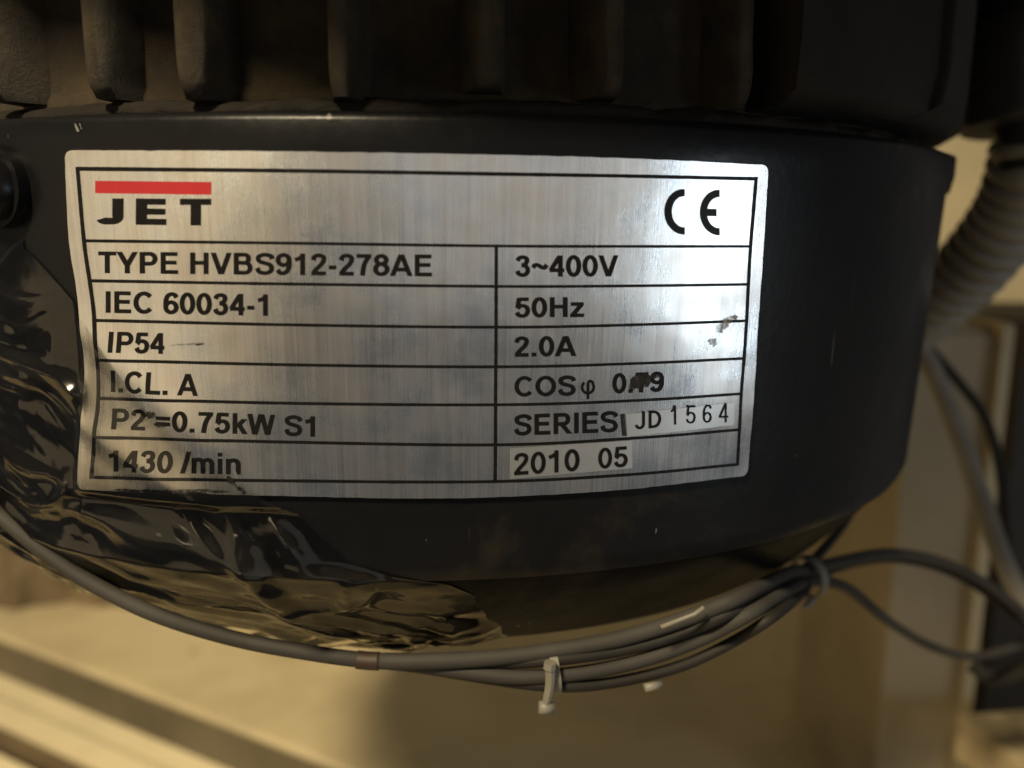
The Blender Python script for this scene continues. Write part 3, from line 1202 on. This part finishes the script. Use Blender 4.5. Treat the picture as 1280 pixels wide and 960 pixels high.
# resample evenly with rings
L = [0]
for a, b in zip(hp, hp[1:]):
    L.append(L[-1]+(b-a).length)
N = 420
path, rad = [], []
pitch = 0.040
j = 0
for i in range(N+1):
    s = L[-1]*i/N
    while j < len(hp)-2 and L[j+1] < s:
        j += 1
    f = (s-L[j])/(L[j+1]-L[j])
    path.append(hp[j]+(hp[j+1]-hp[j])*f)
    ph = (s/pitch) % 1
    rad.append(0.063+0.021*math.sqrt(max(0.0, math.sin(math.pi*ph))))
V, Fc = tube(path, rad, 28)
tag(mesh_obj('flexible_conduit', V, Fc, M['hose'], None, True), 'grey corrugated flexible conduit curving down behind motor from black gland', 'conduit')


def hug(px, py, r):
    return on_cylinder(px, py, r)


def cable(name, pts, r, m, label, group=None):
    p = catmull(pts, 10)
    V, Fc = tube(p, r, 14)
    return tag(mesh_obj(name, V, Fc, M[m], None, True), label, 'cable', group)


# cable lying round the bottom edge, then a bundle going to the right
cb = [(-120, 560, 1.01), (-40, 612, 1.005), (0, 644, .995), (60, 693, .975), (120, 732, .955), (200, 770, .93), (300, 800, .90), (400, 818, .895), (462, 826, .89)]
hug_cable = cable('cable', [hug(*p) for p in cb], 0.0105, 'cable', 'dark grey cable hugging the left bottom edge of the motor under the tape')
slv = [hug(446, 824.5, .89), hug(460, 826, .89), hug(474, 826.5, .89)]
mesh_obj('sleeve', *tube(catmull(slv, 6), 0.0122, 14), M['sleeve'], hug_cable, True)
tie = (1008, 722)
cable('cable', [hug(474, 826.5, .89), hug(540, 826, .895), hug(620, 822, .90), hug(700, 812, .91), hug(780, 797, .925), hug(860, 772, .945), hug(930, 744, .97)] + [at(985, 716, 1.47), at(1010, 712, 1.52), at(1060, 700, 1.62), at(1115, 692, 1.72), at(1175, 702, 1.82), at(1230, 728, 1.9), at(1290, 775, 1.95)],
      0.0110, 'cable', 'grey cable running from brown sleeve along motor bottom, topmost in the tied bundle')
cable('cable', [hug(470, 826, .875), hug(540, 834, .885), hug(640, 846, .905), hug(720, 842, .915), hug(800, 826, .93), hug(880, 797, .95), hug(950, 760, .98)] + [at(1000, 730, 1.5), at(1020, 726, 1.55), at(1060, 736, 1.64), at(1110, 776, 1.75), at(1165, 808, 1.88), at(1220, 820, 2.0), at(1300, 800, 2.1)],
      0.0100, 'cable', 'grey cable in the tied bundle that sags right past the tie across beige post')
cable('cable', [hug(480, 826, .865), hug(560, 840, .88), hug(680, 857, .91), hug(760, 854, .92), hug(850, 833, .94), hug(920, 800, .96), hug(970, 768, .985)] + [at(1003, 741, 1.5), at(1020, 722, 1.56), at(1060, 706, 1.66), at(1115, 699, 1.76), at(1175, 711, 1.86), at(1230, 740, 1.94), at(1290, 790, 1.99)],
      0.0080, 'dcable', 'thin dark cable, lowest in the tied bundle under the motor')
cable('cable', [hug(560, 826, .88), hug(640, 828, .90), hug(700, 824, .915), hug(780, 812, .925), hug(860, 789, .945), hug(930, 757, .97)] + [at(990, 725, 1.49), at(1012, 705, 1.54), at(1035, 680, 1.62), at(1055, 655, 1.75), at(1070, 630, 1.9)],
      0.0085, 'dcable', 'thin dark cable leaving the tied bundle upward behind motor')
cable('cable', [at(1120, 400, 2.36), at(1152, 438, 2.3), at(1178, 490, 2.28), at(1205, 560, 2.25), at(1232, 640, 2.2), at(1258, 710, 2.15), at(1300, 790, 2.1)],
      0.024, 'hose', 'pale grey cable dropping from end of the corrugated conduit')
cable('cable', [at(1125, 395, 2.42), at(1162, 436, 2.4), at(1200, 480, 2.4), at(1230, 520, 2.4), at(1248, 575, 2.4), at(1256, 640, 2.38), at(1262, 720, 2.36)],
      0.014, 'dcable', 'dark thin cable arching past edge of the beige post from conduit end')
cable('cable', [at(1215, 830, 2.2), at(1240, 846, 2.18), at(1275, 838, 2.15), at(1310, 815, 2.1)], 0.02, 'dcable', 'black cable loop in the shade right of the beige post')

# nylon ties
def tie_ring(c, ax, ra, rb, w, label, tail=None):
    ax = ax.normalized()
    a = ax.cross(Vector((0, 0, 1))).normalized()
    b = ax.cross(a)
    V, Fc = [], []
    n = 32
    for i in range(n):
        f = 2*math.pi*i/n
        d = a*math.cos(f)*ra+b*math.sin(f)*rb
        u = d.normalized()
        for o, k in ((-w, 0), (w, 0), (w, .005), (-w, .005)):
            V.append(c+d+ax*o+u*k)
    for i in range(n):
        i2 = (i+1) % n
        for k in range(4):
            k2 = (k+1) % 4
            Fc.append((i*4+k, i*4+k2, i2*4+k2, i2*4+k))
    root = empty('cable_tie', c*RS)
    tag(root, label, 'cable tie', 'white nylon cable ties on the bundle')
    mesh_obj('band', [v-c for v in V], Fc, M['nylon'], root, False)
    if tail:
        h, e = tail
        hv, hf = tube([h, h+(e-h)*0.14], 0.0085, 8)
        mesh_obj('lock_head', [v-c for v in hv], hf, M['nylon'], root, False)
        tv, tf = tube(catmull([h, (h+e)*0.5+Vector((0.003, 0, 0)), e], 6), [0.0075-0.0002*k for k in range(13)], 8)
        mesh_obj('tail', [v-c for v in tv], tf, M['nylon'], root, False)
    return root


c1 = at(1010, 722, 1.525)
tie_ring(c1, at(1040, 705, 1.57)-at(985, 735, 1.49), 0.030, 0.034, 0.0085, 'white nylon cable tie looped round bundle where cables fan out',
         (at(1016, 748, 1.5), at(1005, 760, 1.49)))
c2 = hug(692, 838, .905)
ax2 = hug(720, 832, .912)-hug(660, 842, .905)
hang_tie = tie_ring(c2, ax2, 0.022, 0.027, 0.0055, 'white nylon cable tie hanging with its blunt end below the bundle',
         (hug(688, 828, .935), hug(681, 886, .935)))
hv, hf = tube([hug(674, 884, .935), hug(691, 885.5, .935)], 0.0085, 10)
mesh_obj('lock_head', [v-c2 for v in hv], hf, M['nylon'], hang_tie, True)
tag(mesh_obj('cable_tie', *tube([hug(806, 860, .95), hug(826, 856, .95)], 0.006, 10), M['nylon'], None, True),
    'small white tie end poking out under the cable bundle', 'cable tie', 'white nylon cable ties on the bundle')
tag(mesh_obj('cable_tie', *tube([hug(826, 784, .97), hug(868, 768, .975), hug(880, 759, .98)], 0.0030, 10), M['nylon'], None, True),
    'slanting thin pale tie end lying on top of the cable bundle', 'cable tie', 'white nylon cable ties on the bundle')
